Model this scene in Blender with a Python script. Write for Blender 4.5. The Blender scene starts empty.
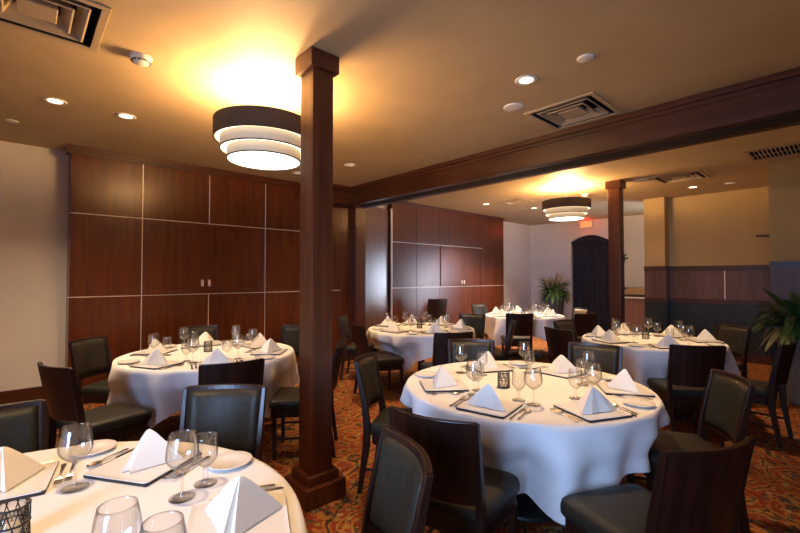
import bpy, bmesh, math, random
from math import sin, cos, pi, radians as R, atan2, hypot
from mathutils import Vector, Matrix
random.seed(7)
SC = bpy.context.scene
COL = SC.collection
CEIL = 3.04

# ------------------------------------------------------------------ materials
def mat(name, col=(.5, .5, .5), rough=.5, metal=0.0, spec=.5, coat=0.0, sheen=0.0):
    m = bpy.data.materials.new(name); m.use_nodes = True
    b = m.node_tree.nodes['Principled BSDF']
    b.inputs['Base Color'].default_value = (*col, 1)
    b.inputs['Roughness'].default_value = rough
    b.inputs['Metallic'].default_value = metal
    b.inputs['Specular IOR Level'].default_value = spec
    b.inputs['Coat Weight'].default_value = coat
    b.inputs['Sheen Weight'].default_value = sheen
    return m

def nodes(m):
    nt = m.node_tree
    return nt, nt.nodes, nt.links, nt.nodes['Principled BSDF']

def noise_col(m, c1, c2, scale=(1, 1, 1), nscale=5, detail=4, lo=.35, hi=.65, bump=0, dist=0, rough=None):
    nt, N, L, b = nodes(m)
    tc = N.new('ShaderNodeTexCoord'); mp = N.new('ShaderNodeMapping'); mp.inputs['Scale'].default_value = scale
    nz = N.new('ShaderNodeTexNoise'); nz.inputs['Scale'].default_value = nscale; nz.inputs['Detail'].default_value = detail
    nz.inputs['Distortion'].default_value = dist
    cr = N.new('ShaderNodeValToRGB')
    cr.color_ramp.elements[0].position = lo; cr.color_ramp.elements[0].color = (*c1, 1)
    cr.color_ramp.elements[1].position = hi; cr.color_ramp.elements[1].color = (*c2, 1)
    L.new(tc.outputs['Object'], mp.inputs['Vector']); L.new(mp.outputs['Vector'], nz.inputs['Vector'])
    L.new(nz.outputs['Fac'], cr.inputs['Fac']); L.new(cr.outputs['Color'], b.inputs['Base Color'])
    if bump:
        bp = N.new('ShaderNodeBump'); bp.inputs['Strength'].default_value = bump; bp.inputs['Distance'].default_value = .01
        L.new(nz.outputs['Fac'], bp.inputs['Height']); L.new(bp.outputs['Normal'], b.inputs['Normal'])
    return m

M = {}
M['ceiling'] = noise_col(mat('ceiling_paint', rough=.62, spec=.25), (.48, .372, .225), (.52, .402, .245), nscale=3)
M['white_wall'] = noise_col(mat('white_wall_paint', rough=.7), (.70, .66, .625), (.74, .70, .665), nscale=2)
M['yellow_wall'] = noise_col(mat('ochre_wall_paint', rough=.65), (.46, .325, .118), (.50, .355, .135), nscale=2)
MAH1, MAH2 = (.072, .0165, .006), (.120, .031, .0098)
M['wood_v'] = noise_col(mat('mahogany_vertical_grain', rough=.27), MAH1, MAH2, scale=(9, 9, .55), nscale=2.2, detail=8, lo=.3, hi=.72, dist=.35)
M['wood_gloss'] = noise_col(mat('mahogany_polished', rough=.24, spec=1.0), (.10, .034, .016), (.17, .062, .026), scale=(16, 16, .4), nscale=2, detail=6, lo=.3, hi=.7)
M['wood_x'] = noise_col(mat('mahogany_long_grain', rough=.36), (.042, .010, .005), (.095, .027, .010), scale=(.6, 9, 9), nscale=2.2, detail=8, lo=.3, hi=.72)
M['wood_y'] = noise_col(mat('mahogany_beam_grain', rough=.34), (.036, .0095, .0045), (.076, .023, .0085), scale=(9, .6, 9), nscale=2.2, detail=8, lo=.3, hi=.72)
M['wood_dull'] = noise_col(mat('walnut_wainscot', rough=.42), (.075, .033, .021), (.125, .062, .041), scale=(5, 5, .6), nscale=2.2, detail=7)
M['wood_post'] = noise_col(mat('mahogany_post', rough=.36), (.062, .013, .005), (.115, .029, .009), scale=(10, 10, .5), nscale=2.2, detail=8, lo=.3, hi=.72, dist=.3)
M['chair_wood'] = noise_col(mat('espresso_chair_wood', rough=.36), (.013, .0048, .003), (.026, .009, .0055), scale=(10, 10, 1), nscale=2)
M['leather'] = noise_col(mat('charcoal_olive_leather', rough=.47, spec=.25), (.022, .020, .0145), (.031, .028, .020), nscale=40, bump=.15)
M['leather_tan'] = noise_col(mat('tan_leather', rough=.45), (.14, .095, .055), (.18, .12, .07), nscale=40, bump=.15)
M['cloth'] = noise_col(mat('white_table_linen', rough=.9, spec=.2), (.80, .78, .76), (.86, .84, .82), nscale=1.5)
M['napkin'] = mat('napkin_linen', (.84, .80, .72), .85, spec=.2)
M['porcelain'] = mat('white_porcelain', (.80, .77, .72), .18)
M['steel'] = mat('polished_steel', (.62, .60, .57), .2, metal=1)
M['metal_trim'] = mat('satin_metal_strip', (.72, .62, .56), .4, metal=.35)
M['black'] = mat('black_metal', (.012, .011, .011), .4)
M['slot'] = mat('dark_recess', (.008, .007, .006), .7)
M['vent'] = mat('cream_vent_enamel', (.42, .33, .215), .5)
M['white_plastic'] = mat('white_plastic', (.75, .72, .66), .4)
M['curtain'] = noise_col(mat('midnight_curtain', rough=.85), (.015, .016, .030), (.024, .026, .046), scale=(1, 14, .4), nscale=3)
M['leaf'] = noise_col(mat('green_leaf', rough=.45), (.025, .075, .018), (.07, .16, .035), nscale=12)
M['leaf_pale'] = noise_col(mat('pale_green_leaf', rough=.45), (.09, .12, .035), (.19, .19, .07), nscale=12)
M['frond'] = noise_col(mat('dried_tan_frond', rough=.8), (.30, .20, .12), (.42, .29, .18), nscale=12)
M['planter'] = noise_col(mat('grey_planter', rough=.5), (.14, .125, .11), (.19, .17, .15), nscale=4)
M['planter_dark'] = noise_col(mat('slate_planter', rough=.45), (.03, .034, .045), (.05, .055, .07), nscale=4)
M['bead'] = mat('dark_green_beadboard', (.016, .024, .024), .38)
M['tan_top'] = mat('tan_counter_edge', (.35, .22, .10), .5)
M['mauve_wood'] = noise_col(mat('plum_cabinet_wood', rough=.4), (.13, .055, .045), (.18, .08, .065), scale=(6, 6, .6), nscale=2)
M['shade_dark'] = mat('brown_shade_fabric', (.035, .025, .014), .85)
M['candle'] = mat('candle_wax', (.8, .74, .6), .6)
M['soil'] = mat('potting_soil', (.02, .014, .01), .95)

def emis(name, col, s, base=(.8, .8, .8)):
    m = mat(name, base, .6); b = m.node_tree.nodes['Principled BSDF']
    b.inputs['Emission Color'].default_value = (*col, 1); b.inputs['Emission Strength'].default_value = s
    return m
M['diffuser'] = emis('lit_diffuser', (1, .93, .80), 3.2)
M['shade_lit'] = emis('lit_cream_shade', (1, .66, .34), .15, (.60, .48, .32))
M['shade_rim'] = emis('lit_shade_lining', (1, .84, .58), 2.4)
M['lens'] = emis('lit_downlight_lens', (1, .85, .66), 5)
M['lens_dim'] = emis('dim_downlight_lens', (1, .85, .68), .25)
M['exit'] = emis('lit_exit_face', (1, .22, .06), 1.6, (.8, .3, .2))
M['exit_text'] = emis('lit_exit_letters', (1, .05, .02), 2.5, (.6, .02, .02))
M['day'] = emis('daylight_pane', (.36, .56, 1.0), 1.4)
M['day_door'] = emis('daylight_door_pane', (.55, .72, 1.0), 12)

def glass():
    m = bpy.data.materials.new('clear_glass'); m.use_nodes = True
    nt = m.node_tree; N = nt.nodes; L = nt.links
    N.remove(N['Principled BSDF'])
    out = N['Material Output']
    tr = N.new('ShaderNodeBsdfTransparent')
    gl = N.new('ShaderNodeBsdfGlossy'); gl.inputs['Roughness'].default_value = .015
    gl.inputs['Color'].default_value = (.95, .95, .95, 1)
    lw = N.new('ShaderNodeLayerWeight'); lw.inputs['Blend'].default_value = .5
    cr = N.new('ShaderNodeValToRGB'); e = cr.color_ramp.elements
    e[0].position, e[0].color = .0, (.965, .965, .96, 1); e[1].position, e[1].color = 1, (.30, .29, .27, 1)
    k = e.new(.55); k.color = (.93, .93, .92, 1)
    L.new(lw.outputs['Facing'], cr.inputs[0]); L.new(cr.outputs[0], tr.inputs['Color'])
    pw = N.new('ShaderNodeMath'); pw.operation = 'POWER'; pw.inputs[1].default_value = 2.4
    sc = N.new('ShaderNodeMath'); sc.operation = 'MULTIPLY_ADD'; sc.inputs[1].default_value = .55; sc.inputs[2].default_value = .06
    mx = N.new('ShaderNodeMixShader')
    L.new(lw.outputs['Facing'], pw.inputs[0]); L.new(pw.outputs[0], sc.inputs[0])
    L.new(sc.outputs[0], mx.inputs[0]); L.new(tr.outputs[0], mx.inputs[1]); L.new(gl.outputs[0], mx.inputs[2])
    L.new(mx.outputs[0], out.inputs['Surface'])
    return m
M['glass'] = glass()

def carpet():
    m = mat('patterned_carpet', rough=.95, spec=.1)
    nt, N, L, b = nodes(m)
    tc = N.new('ShaderNodeTexCoord')
    def ramp(stops, const=True):
        cr = N.new('ShaderNodeValToRGB'); e = cr.color_ramp.elements
        cr.color_ramp.interpolation = 'CONSTANT' if const else 'LINEAR'
        e[0].position, e[0].color = stops[0][0], (*stops[0][1], 1)
        e[1].position, e[1].color = stops[1][0], (*stops[1][1], 1)
        for p, c in stops[2:]:
            k = e.new(p); k.color = (*c, 1)
        return cr
    red, orange, olive = (.20, .034, .013), (.36, .12, .026), (.26, .17, .042)
    dark, cream, rust, teal = (.045, .030, .018), (.31, .225, .11), (.24, .048, .014), (.05, .06, .042)
    wn = N.new('ShaderNodeTexNoise'); wn.inputs['Scale'].default_value = 5; wn.inputs['Detail'].default_value = 2
    add = N.new('ShaderNodeMixRGB'); add.blend_type = 'ADD'; add.inputs[0].default_value = .12
    L.new(tc.outputs['Object'], wn.inputs['Vector']); L.new(tc.outputs['Object'], add.inputs[1]); L.new(wn.outputs['Color'], add.inputs[2])
    v1 = N.new('ShaderNodeTexVoronoi'); v1.inputs['Scale'].default_value = 2.6
    L.new(add.outputs[0], v1.inputs['Vector'])
    mu = N.new('ShaderNodeMath'); mu.operation = 'MULTIPLY'; mu.inputs[1].default_value = 26
    sn = N.new('ShaderNodeMath'); sn.operation = 'SINE'
    L.new(v1.outputs['Distance'], mu.inputs[0]); L.new(mu.outputs[0], sn.inputs[0])
    mr = N.new('ShaderNodeMapRange'); mr.inputs[1].default_value = -1; mr.inputs[2].default_value = 1
    L.new(sn.outputs[0], mr.inputs[0])
    r1 = ramp([(0, red), (.22, rust), (.48, orange), (.72, olive), (.86, rust), (.95, dark)])
    L.new(mr.outputs[0], r1.inputs[0])
    v2 = N.new('ShaderNodeTexVoronoi'); v2.inputs['Scale'].default_value = 17
    L.new(add.outputs[0], v2.inputs['Vector'])
    r2 = ramp([(0, cream), (.10, olive), (.2, orange), (.34, red), (.55, dark), (.72, rust), (.88, teal)])
    sep = N.new('ShaderNodeSeparateColor'); L.new(v2.outputs['Color'], sep.inputs[0]); L.new(sep.outputs[0], r2.inputs[0])
    th = N.new('ShaderNodeMath'); th.operation = 'LESS_THAN'; th.inputs[1].default_value = .38
    L.new(v2.outputs['Distance'], th.inputs[0])
    mx = N.new('ShaderNodeMixRGB'); L.new(th.outputs[0], mx.inputs[0]); L.new(r1.outputs[0], mx.inputs[1]); L.new(r2.outputs[0], mx.inputs[2])
    n3 = N.new('ShaderNodeTexNoise'); n3.inputs['Scale'].default_value = 11; n3.inputs['Detail'].default_value = 3; n3.inputs['Distortion'].default_value = 1.8
    L.new(tc.outputs['Object'], n3.inputs['Vector'])
    r3 = ramp([(0, (0, 0, 0)), (.49, (1, 1, 1)), (.53, (0, 0, 0))])
    L.new(n3.outputs['Fac'], r3.inputs[0])
    mx2 = N.new('ShaderNodeMixRGB'); mx2.inputs[2].default_value = (*cream, 1)
    m5 = N.new('ShaderNodeMath'); m5.operation = 'MULTIPLY'; m5.inputs[1].default_value = .6
    L.new(r3.outputs[0], m5.inputs[0]); L.new(m5.outputs[0], mx2.inputs[0]); L.new(mx.outputs[0], mx2.inputs[1])
    L.new(mx2.outputs[0], b.inputs['Base Color'])
    fn = N.new('ShaderNodeTexNoise'); fn.inputs['Scale'].default_value = 350
    bp = N.new('ShaderNodeBump'); bp.inputs['Strength'].default_value = .4; bp.inputs['Distance'].default_value = .004
    L.new(tc.outputs['Object'], fn.inputs['Vector']); L.new(fn.outputs['Fac'], bp.inputs['Height']); L.new(bp.outputs['Normal'], b.inputs['Normal'])
    return m
M['carpet'] = carpet()

# ------------------------------------------------------------------ mesh builder
class MB:
    def __init__(s): s.v = []; s.f = []
    def add(s, vs, fs):
        o = len(s.v); s.v += [tuple(v) for v in vs]; s.f += [tuple(i + o for i in f) for f in fs]; return s
    def box(s, x0, x1, y0, y1, z0, z1):
        vs = [(x0, y0, z0), (x1, y0, z0), (x1, y1, z0), (x0, y1, z0), (x0, y0, z1), (x1, y0, z1), (x1, y1, z1), (x0, y1, z1)]
        return s.add(vs, [(3, 2, 1, 0), (4, 5, 6, 7), (0, 1, 5, 4), (1, 2, 6, 5), (2, 3, 7, 6), (3, 0, 4, 7)])
    def rings(s, rings, cap=True, closed=True):
        n = len(rings[0]); vs = [p for r in rings for p in r]; fs = []
        for i in range(len(rings) - 1):
            for j in range(n if closed else n - 1):
                k = (j + 1) % n
                fs.append((i * n + j, i * n + k, (i + 1) * n + k, (i + 1) * n + j))
        if cap:
            fs.append(tuple(range(n))[::-1]); fs.append(tuple((len(rings) - 1) * n + j for j in range(n)))
        return s.add(vs, fs)
    def lathe(s, prof, n=24, c=(0, 0, 0), cap=False):
        rs = [[(c[0] + r * cos(2 * pi * j / n), c[1] + r * sin(2 * pi * j / n), c[2] + z) for j in range(n)] for r, z in prof]
        return s.rings(rs, cap)
    def post(s, path):   # path of (cx, cy, z, wx, wy)
        return s.rings([[(x - a, y - b, z), (x + a, y - b, z), (x + a, y + b, z), (x - a, y + b, z)] for x, y, z, a, b in path])
    def tube(s, pts, r, n=8, cap=True):
        pts = [Vector(p) for p in pts]; rs = []
        for i, p in enumerate(pts):
            d = (pts[min(i + 1, len(pts) - 1)] - pts[max(i - 1, 0)]).normalized()
            a = d.cross(Vector((0, 0, 1)));
            if a.length < 1e-3: a = d.cross(Vector((1, 0, 0)))
            a.normalize(); b = a.cross(d)
            rr = r[i] if isinstance(r, (list, tuple)) else r
            rs.append([tuple(p + (a * cos(2 * pi * j / n) + b * sin(2 * pi * j / n)) * rr) for j in range(n)])
        return s.rings(rs, cap)
    def sheet(s, grid):
        m = len(grid[0]); vs = [p for r in grid for p in r]
        fs = [(i * m + j, i * m + j + 1, (i + 1) * m + j + 1, (i + 1) * m + j) for i in range(len(grid) - 1) for j in range(m - 1)]
        return s.add(vs, fs)
    def build(s, name, m, parent=None, smooth=False, bevel=0, solid=0, sub=0, loc=None):
        me = bpy.data.meshes.new(name); me.from_pydata(s.v, [], s.f); me.validate(); me.update()
        bm = bmesh.new(); bm.from_mesh(me); bmesh.ops.recalc_face_normals(bm, faces=bm.faces); bm.to_mesh(me); bm.free()
        if smooth:
            me.shade_smooth()
        me.materials.append(M[m] if isinstance(m, str) else m)
        o = bpy.data.objects.new(name, me); COL.objects.link(o)
        if parent: o.parent = parent
        if loc: o.location = loc
        if bevel:
            md = o.modifiers.new('bevel', 'BEVEL'); md.width = bevel; md.segments = 2; md.limit_method = 'ANGLE'
        if solid:
            md = o.modifiers.new('solid', 'SOLIDIFY'); md.thickness = solid; md.offset = 0
        if sub:
            md = o.modifiers.new('sub', 'SUBSURF'); md.levels = sub; md.render_levels = sub
        return o

def tag(o, label, cat, group=None):
    o['label'] = label; o['category'] = cat
    if group: o['group'] = group
    return o
def thing(name, label, cat, loc=(0, 0, 0), rz=0, group=None):
    o = bpy.data.objects.new(name, None); COL.objects.link(o)
    o.empty_display_size = .1; o.location = loc; o.rotation_euler = (0, 0, rz)
    return tag(o, label, cat, group)
def struct(name, mb, m, **k):
    o = mb.build(name, m, **k); o['kind'] = 'structure'; return o
USED = set()
def copy_tree(root, loc, rz=0, label=None, group=None, scale=None):
    """first call moves the prototype itself, later calls copy it and its parts"""
    if root.name not in USED:
        USED.add(root.name); r = root
    else:
        r = root.copy(); COL.objects.link(r)
        for ch in list(root.children):
            c = ch.copy(); COL.objects.link(c); c.parent = r
            for g in ch.children:
                d = g.copy(); COL.objects.link(d); d.parent = c
    r.location = loc; r.rotation_euler = (0, 0, rz)
    if scale: r.scale = scale
    if label: r['label'] = label
    if group: r['group'] = group
    return r

# ------------------------------------------------------------------ room shell
WY = 6.17      # panelled wall face
struct('floor', MB().box(-2.8, 11.9, -2.2, 6.9, -.1, 0), 'carpet')
HOLES = [(.06, 3.17, .285, .285), (3.83, 1.775, .295, .295), (7.56, 1.82, .295, .295), (7.52, 4.70, .25, .25), (6.89, .33, .26, .55)]
xs = sorted({-2.8, 11.9} | {h[0] - h[2] for h in HOLES} | {h[0] + h[2] for h in HOLES})
ys = sorted({-2.2, 6.9} | {h[1] - h[3] for h in HOLES} | {h[1] + h[3] for h in HOLES})
cm = MB()
for i in range(len(xs) - 1):
    for j in range(len(ys) - 1):
        mx, my = (xs[i] + xs[i + 1]) / 2, (ys[j] + ys[j + 1]) / 2
        if not any(abs(mx - h[0]) < h[2] and abs(my - h[1]) < h[3] for h in HOLES):
            cm.add([(xs[i], ys[j], CEIL), (xs[i], ys[j + 1], CEIL), (xs[i + 1], ys[j + 1], CEIL), (xs[i + 1], ys[j], CEIL)], [(0, 1, 2, 3)])
cm.box(-2.8, 11.9, -2.2, 6.9, CEIL + .22, CEIL + .3)
struct('ceiling', cm, 'ceiling')
struct('wall_rear_left', MB().box(-2.8, .445, 6.53, 6.75, 0, CEIL), 'white_wall')
struct('baseboard_left', MB().box(-2.6, .43, 6.505, 6.53, 0, .19).box(-2.6, .43, 6.512, 6.53, .19, .205), 'wood_x')
struct('wall_panelled', MB().box(.445, 4.47, WY, 6.75, 0, CEIL), 'wood_v')
struct('trim_1', MB().box(.40, 3.36, WY - .03, WY, CEIL - .085, CEIL).box(.41, 3.36, WY - .018, WY, CEIL - .10, CEIL - .085).box(.40, .43, WY, 6.3, CEIL - .1, CEIL), 'wood_x')
# reveal strips of the panelled wall
t = MB(); d = .005; w = .0048
for z in (2.245, 1.258): t.box(.43, 3.42 if z > 2 else 4.2, WY - d, WY, z - w, z + w)
for x, z0, z1 in ((1.172, .12, 2.94), (1.99, 2.25, 2.94), (1.99, .12, 1.255), (2.82, .12, 2.94)): t.box(x - w, x + w, WY - d, WY, z0, z1)
struct('trim_2', t, 'metal_trim')
struct('baseboard_panelled', MB().box(.43, 4.47, WY - .02, WY, 0, .13), 'wood_x')
# partition pocket: jamb post, door leaf, plaster above
struct('trim_3', MB().box(4.47, 4.69, 6.06, 6.75, 0, CEIL), 'wood_post')
struct('wall_pocket', MB().box(4.69, 5.53, 6.42, 6.75, 0, CEIL), 'white_wall')
leaf = struct('door_1', MB().box(0, .80, 0, .05, .02, 2.855), 'wood_gloss')
leaf.location = (4.695, 6.245, 0); leaf.rotation_euler = (0, 0, R(6.4))
struct('trim_4', MB().box(5.505, 5.53, 6.265, 6.30, 0, 2.86), 'metal_trim')
# second panelled wall
struct('wall_panelled_far', MB().box(5.53, 9.45, 6.28, 6.75, 0, CEIL), 'wood_v')
struct('trim_5', MB().box(5.53, 9.48, 6.255, 6.28, CEIL - .06, CEIL), 'wood_x')
t = MB()
for z, x1 in ((2.2, 8.52), (1.27, 9.44)): t.box(5.53, x1, 6.274, 6.28, z - w, z + w)
struct('trim_6', t, 'metal_trim')
t = MB()
for x in (6.23, 6.955, 7.77, 8.515): t.box(x - .005, x + .005, 6.276, 6.28, .1, 2.96)
struct('trim_7', t, 'wood_y')
struct('wall_rear_far', MB().box(9.45, 11.9, 6.62, 6.75, 0, CEIL), 'white_wall')
# far end wall with arched opening and a glazed door
X = 11.4; a = MB()
y0, y1, zs, zt = 4.37, 5.38, 2.47, 2.63
arch = [(y0 + (y1 - y0) * i / 16, zs + (zt - zs) * sin(pi * i / 16)) for i in range(17)]
def slab(mb, poly, x0, x1):
    n = len(poly)
    mb.rings([[(x0, y, z) for y, z in poly], [(x1, y, z) for y, z in poly]])
slab(a, [(y1, 0), (6.75, 0), (6.75, CEIL), (y1, CEIL)], X, X + .22)
for i in range(16):
    slab(a, [(arch[i][0], arch[i][1]), (arch[i + 1][0], arch[i + 1][1]), (arch[i + 1][0], CEIL), (arch[i][0], CEIL)], X, X + .22)
slab(a, [(2.5, 0), (y0, 0), (y0, CEIL), (2.5, CEIL)], X, X + .22)
slab(a, [(1.3, 2.35), (2.5, 2.35), (2.5, CEIL), (1.3, CEIL)], X, X + .22)
slab(a, [(-2.2, 0), (1.3, 0), (1.3, CEIL), (-2.2, CEIL)], X, X + .22)
struct('wall_far', a, 'white_wall')
gd = struct('door_2', MB().box(X + .05, X + .11, 1.3, 1.38, 0, 2.35).box(X + .05, X + .11, 2.42, 2.5, 0, 2.35).box(X + .05, X + .11, 1.38, 2.42, 2.26, 2.35).box(X + .05, X + .11, 1.38, 2.42, 0, .18), 'black')
MB().box(X + .07, X + .09, 1.38, 2.42, .18, 2.26).build('pane', 'day_door', gd)
struct('wall_behind_curtain', MB().box(X + .30, X + .34, 4.2, 5.6, 0, 2.8), 'slot')
# ochre wall, pilaster, pier and their wainscot
struct('wall_right', MB().box(9.445, 9.62, .7, 2.50, 0, CEIL), 'yellow_wall')
struct('wall_right_pilaster', MB().box(9.2, 9.62, 2.486, 2.845, 0, CEIL), 'yellow_wall')
struct('wall_right_pier', MB().box(7.49, 9.62, -2.2, .785, 0, CEIL), 'yellow_wall')
def wains(n, x, ya, yb, seam=None):
    e = .03
    struct('trim_%d' % n, MB().box(x - .035, x, ya, yb, 1.61, 1.69).box(x - .05, x, ya - .012, yb + .012, 1.685, 1.70).box(x - .04, x, ya, yb, 1.005, 1.085), 'wood_y')
    struct('trim_%d' % (n + 1), MB().box(x - .02, x, ya, yb, 1.085, 1.61), 'wood_dull')
    b = MB().box(x - .022, x, ya, yb, .14, 1.005); k = ya + .02
    while k < yb - .04:
        b.box(x - .034, x - .02, k, k + .042, .14, 1.0); k += .055
    struct('trim_%d' % (n + 2), b, 'bead')
    struct('trim_%d' % (n + 3), MB().box(x - .04, x, ya, yb, 0, .14), 'wood_x')
    if seam: struct('trim_%d' % (n + 4), MB().box(x - .026, x - .02, seam - .008, seam + .008, 1.09, 1.605), 'metal_trim')
wains(10, 9.445, .785, 2.486, 1.61)
wains(15, 9.2, 2.486, 2.845)
struct('trim_30', MB().box(9.16, 9.445, 2.452, 2.486, 1.61, 1.70).box(9.17, 9.445, 2.456, 2.486, 1.005, 1.085), 'wood_y')
struct('trim_31', MB().box(9.18, 9.445, 2.466, 2.486, 1.085, 1.61), 'wood_dull')
struct('trim_32', MB().box(9.18, 9.445, 2.464, 2.486, 0, 1.005), 'bead')
wains(20, 7.49, -2.2, .785)
# walls behind the camera with daylight windows
wl = MB(); z0, z1 = .35, 2.0; ya, yb = -1.6, 2.1
wl.box(-2.8, -2.6, -2.2, ya, 0, CEIL).box(-2.8, -2.6, yb, 6.75, 0, CEIL).box(-2.8, -2.6, ya, yb, 0, z0).box(-2.8, -2.6, ya, yb, z1, CEIL)
struct('wall_left', wl, 'white_wall')
wf = MB()
for k in range(4):
    yy = ya + (yb - ya) * k / 3; wf.box(-2.72, -2.64, yy - .03, yy + .03, z0, z1)
wf.box(-2.72, -2.64, ya, yb, z0, z0 + .05).box(-2.72, -2.64, ya, yb, z1 - .05, z1)
w1 = struct('window_1', wf, 'white_plastic')
MB().box(-2.70, -2.69, ya, yb, z0, z1).build('pane', 'day', w1)
struct('wall_camera_side', MB().box(-2.8, 7.6, -2.2, -2.0, 0, CEIL), 'white_wall')

def day_area(loc, aim, w, h, e, col, spread):
    L = bpy.data.lights.new('daylight', 'AREA'); L.shape = 'RECTANGLE'; L.size = w; L.size_y = h; L.energy = e; L.color = col; L.spread = R(spread)
    o = bpy.data.objects.new('daylight', L); COL.objects.link(o); o.location = loc
    o.rotation_euler = Vector(aim).to_track_quat('-Z', 'Z').to_euler()
day_area((-2.58, .25, 1.2), (1, .52, -.12), 3.4, 1.5, 78, (.36, .57, 1), 62)
day_area((11.3, 1.9, 1.3), (-1, .75, .05), 1.0, 2.0, 60, (.75, .85, 1), 120)
# ------------------------------------------------------------------ beam, header, columns
bt = thing('ceiling_beam', 'long dark mahogany ceiling beam with crown moulding crossing the room', 'beam', (4.24, 0, 2.735))
MB().box(0, .44, -2.0, 5.87, 0, .305).build('beam_body', 'wood_y', bt, bevel=.004)
MB().box(-.035, 0, -2.0, 5.84, .25, .305).box(-.018, 0, -2.0, 5.86, .21, .25).build('crown_moulding', 'wood_y', bt, bevel=.004)
MB().box(.12, .32, -2.0, 5.85, -.004, 0).build('track_slot', 'slot', bt)
hd = thing('ceiling_header', 'dark mahogany header box joining the beam to the panelled wall', 'beam', (3.36, 5.87, 2.74))
MB().box(0, 1.32, .005, .185, 0, .30).build('header_body', 'wood_x', hd, bevel=.004)
MB().box(0, .84, -.03, .005, .245, .30).box(0, .86, -.015, .005, .20, .245).build('crown_moulding', 'wood_x', hd, bevel=.003)
MB().box(0, .82, -.012, .005, .0, .05).build('lower_moulding', 'wood_x', hd, bevel=.003)

def column(x0, x1, y0, y1, label):
    cx, cy = (x0 + x1) / 2, (y0 + y1) / 2; hx, hy = (x1 - x0) / 2, (y1 - y0) / 2
    r = thing('wooden_column', label, 'column', (cx, cy, 0), 0)
    bx = lambda o, a, b: MB().box(-hx - o, hx + o, -hy - o, hy + o, a, b)
    bx(0, .10, CEIL - .05).build('shaft', 'wood_post', r, bevel=.006)
    c = bx(.03, CEIL - .125, CEIL - .002)
    c.build('capital', 'wood_post', r, bevel=.005)
    MB().box(-hx - .07, hx + .07, -hy - .07, hy + .07, 0, .13).box(-hx - .035, hx + .035, -hy - .035, hy + .035, .13, .19).build('plinth', 'wood_post', r, bevel=.008)
    return r
column(1.45, 1.612, 2.45, 2.62, 'square mahogany column with stepped base standing between the tables in foreground')
column(7.03, 7.20, 2.52, 2.70, 'second mahogany column farther back beside the dark curtain')
hk = thing('coat_hook', 'upper black coat hook on the side of the rear column', 'hook', (7.17, 2.52, 1.79))
MB().box(-.02, .03, -.012, 0, -.06, .06).build('back_plate', 'black', hk, bevel=.004)
MB().tube([(0.005, -.01, .0), (.005, -.03, -.008), (.005, -.05, .0), (.005, -.053, .018)], [.010, .011, .012, .014]).build('hook_arm', 'black', hk, smooth=True)
MB().lathe([(.001, -.014), (.012, -.01), (.014, 0), (.012, .01), (.001, .014)], 10, (.005, -.03, .055)).build('knob', 'steel', hk, smooth=True)
h2 = thing('coat_hook', 'lower small black hook on the side of the rear column', 'hook', (7.17, 2.52, 1.315))
MB().box(-.02, .02, -.01, 0, -.03, .03).build('back_plate', 'black', h2, bevel=.004)
MB().tube([(0, -.008, 0), (0, -.035, -.005), (0, -.05, .015)], .009).build('hook_arm', 'black', h2, smooth=True)

# wall cabinets in the panelling
def wall_cabinet(x0, x1, y, z0, z1, hx, label, hz):
    r = thing('wall_cabinet', label, 'cabinet', (x0, y, z0)); W = x1 - x0; Hh = z1 - z0; fr = .055
    MB().box(0, fr, -.018, 0, 0, Hh).box(W - fr, W, -.018, 0, 0, Hh).box(fr, W - fr, -.018, 0, Hh - fr, Hh).box(fr, W - fr, -.018, 0, 0, fr).build('frame', 'wood_v', r, bevel=.006)
    mid = hx - x0
    for a, b, s in ((fr + .003, mid - .001, -1), (mid + .001, W - fr - .003, 1)):
        dr = MB().box(a, b, -.010, 0, fr + .003, Hh - fr - .003).build('door', 'wood_v', r)
        k = mid + s * .046
        MB().box(k - .017, k + .017, -.02, -.008, hz - z0 - .045, hz - z0 + .045).box(k - .008, k + .008, -.032, -.02, hz - z0 - .035, hz - z0 + .035).build('handle', 'metal_trim', dr, bevel=.003)
    return r
wall_cabinet(1.19, 2.80, WY, 1.27, 2.225, 1.95, 'wide double-door mahogany cabinet framed into the left panelled wall', 1.41)
wall_cabinet(6.97, 8.50, 6.28, 1.285, 2.19, 7.75, 'double-door mahogany cabinet set in the farther panelled wall', 1.37)

# ------------------------------------------------------------------ ceiling fittings
def disc(name, label, cat, x, y, r, th, m, group=None):
    q = MB().lathe([(.001, -th), (r * .8, -th), (r * .96, -th * .7), (r, 0), (.001, 0)], 28).build(name, m, smooth=True, loc=(x, y, CEIL + .001)); tag(q, label, cat, group); return q
def downlight(x, y, label, bright=True, power=60, size=76, col=(1, .66, .34)):
    r = thing('downlight', label, 'ceiling light', (x, y, CEIL), 0, 'recessed downlights')
    MB().lathe([(.055, -.004), (.075, -.010), (.085, -.004), (.085, 0), (.055, 0), (.055, -.004)], 28).build('trim_ring', 'white_plastic', r, smooth=True)
    MB().lathe([(.001, -.003), (.054, -.003), (.054, 0), (.001, 0)], 24).build('lens', 'lens' if bright else 'lens_dim', r, smooth=True)
    if power:
        L = bpy.data.lights.new('downlight_beam', 'SPOT'); L.energy = power * 2.1; L.color = col
        L.spot_size = R(size); L.spot_blend = .75; L.shadow_soft_size = .045
        lo = bpy.data.objects.new('downlight_beam', L); COL.objects.link(lo); lo.location = (x, y, CEIL - .02)
downlight(.22, 4.72, 'round downlight nearest the left white wall', True, 85, 125, (1, .73, .46))
downlight(.745, 4.706, 'round downlight second from the left, beside the smoke detector', True, 60, 100, (1, .73, .46))
downlight(2.915, 1.722, 'bright downlight above the big central table, beside a flat ceiling speaker', True, 120)
downlight(3.363, 4.696, 'round downlight right of the near column, before the beam', False, 120, 95)
downlight(3.054, 5.583, 'small downlight half hidden behind the large pendant lamp', False, 12)
downlight(5.557, 4.776, 'first downlight beyond the beam over the middle table', True, 90)
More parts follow.
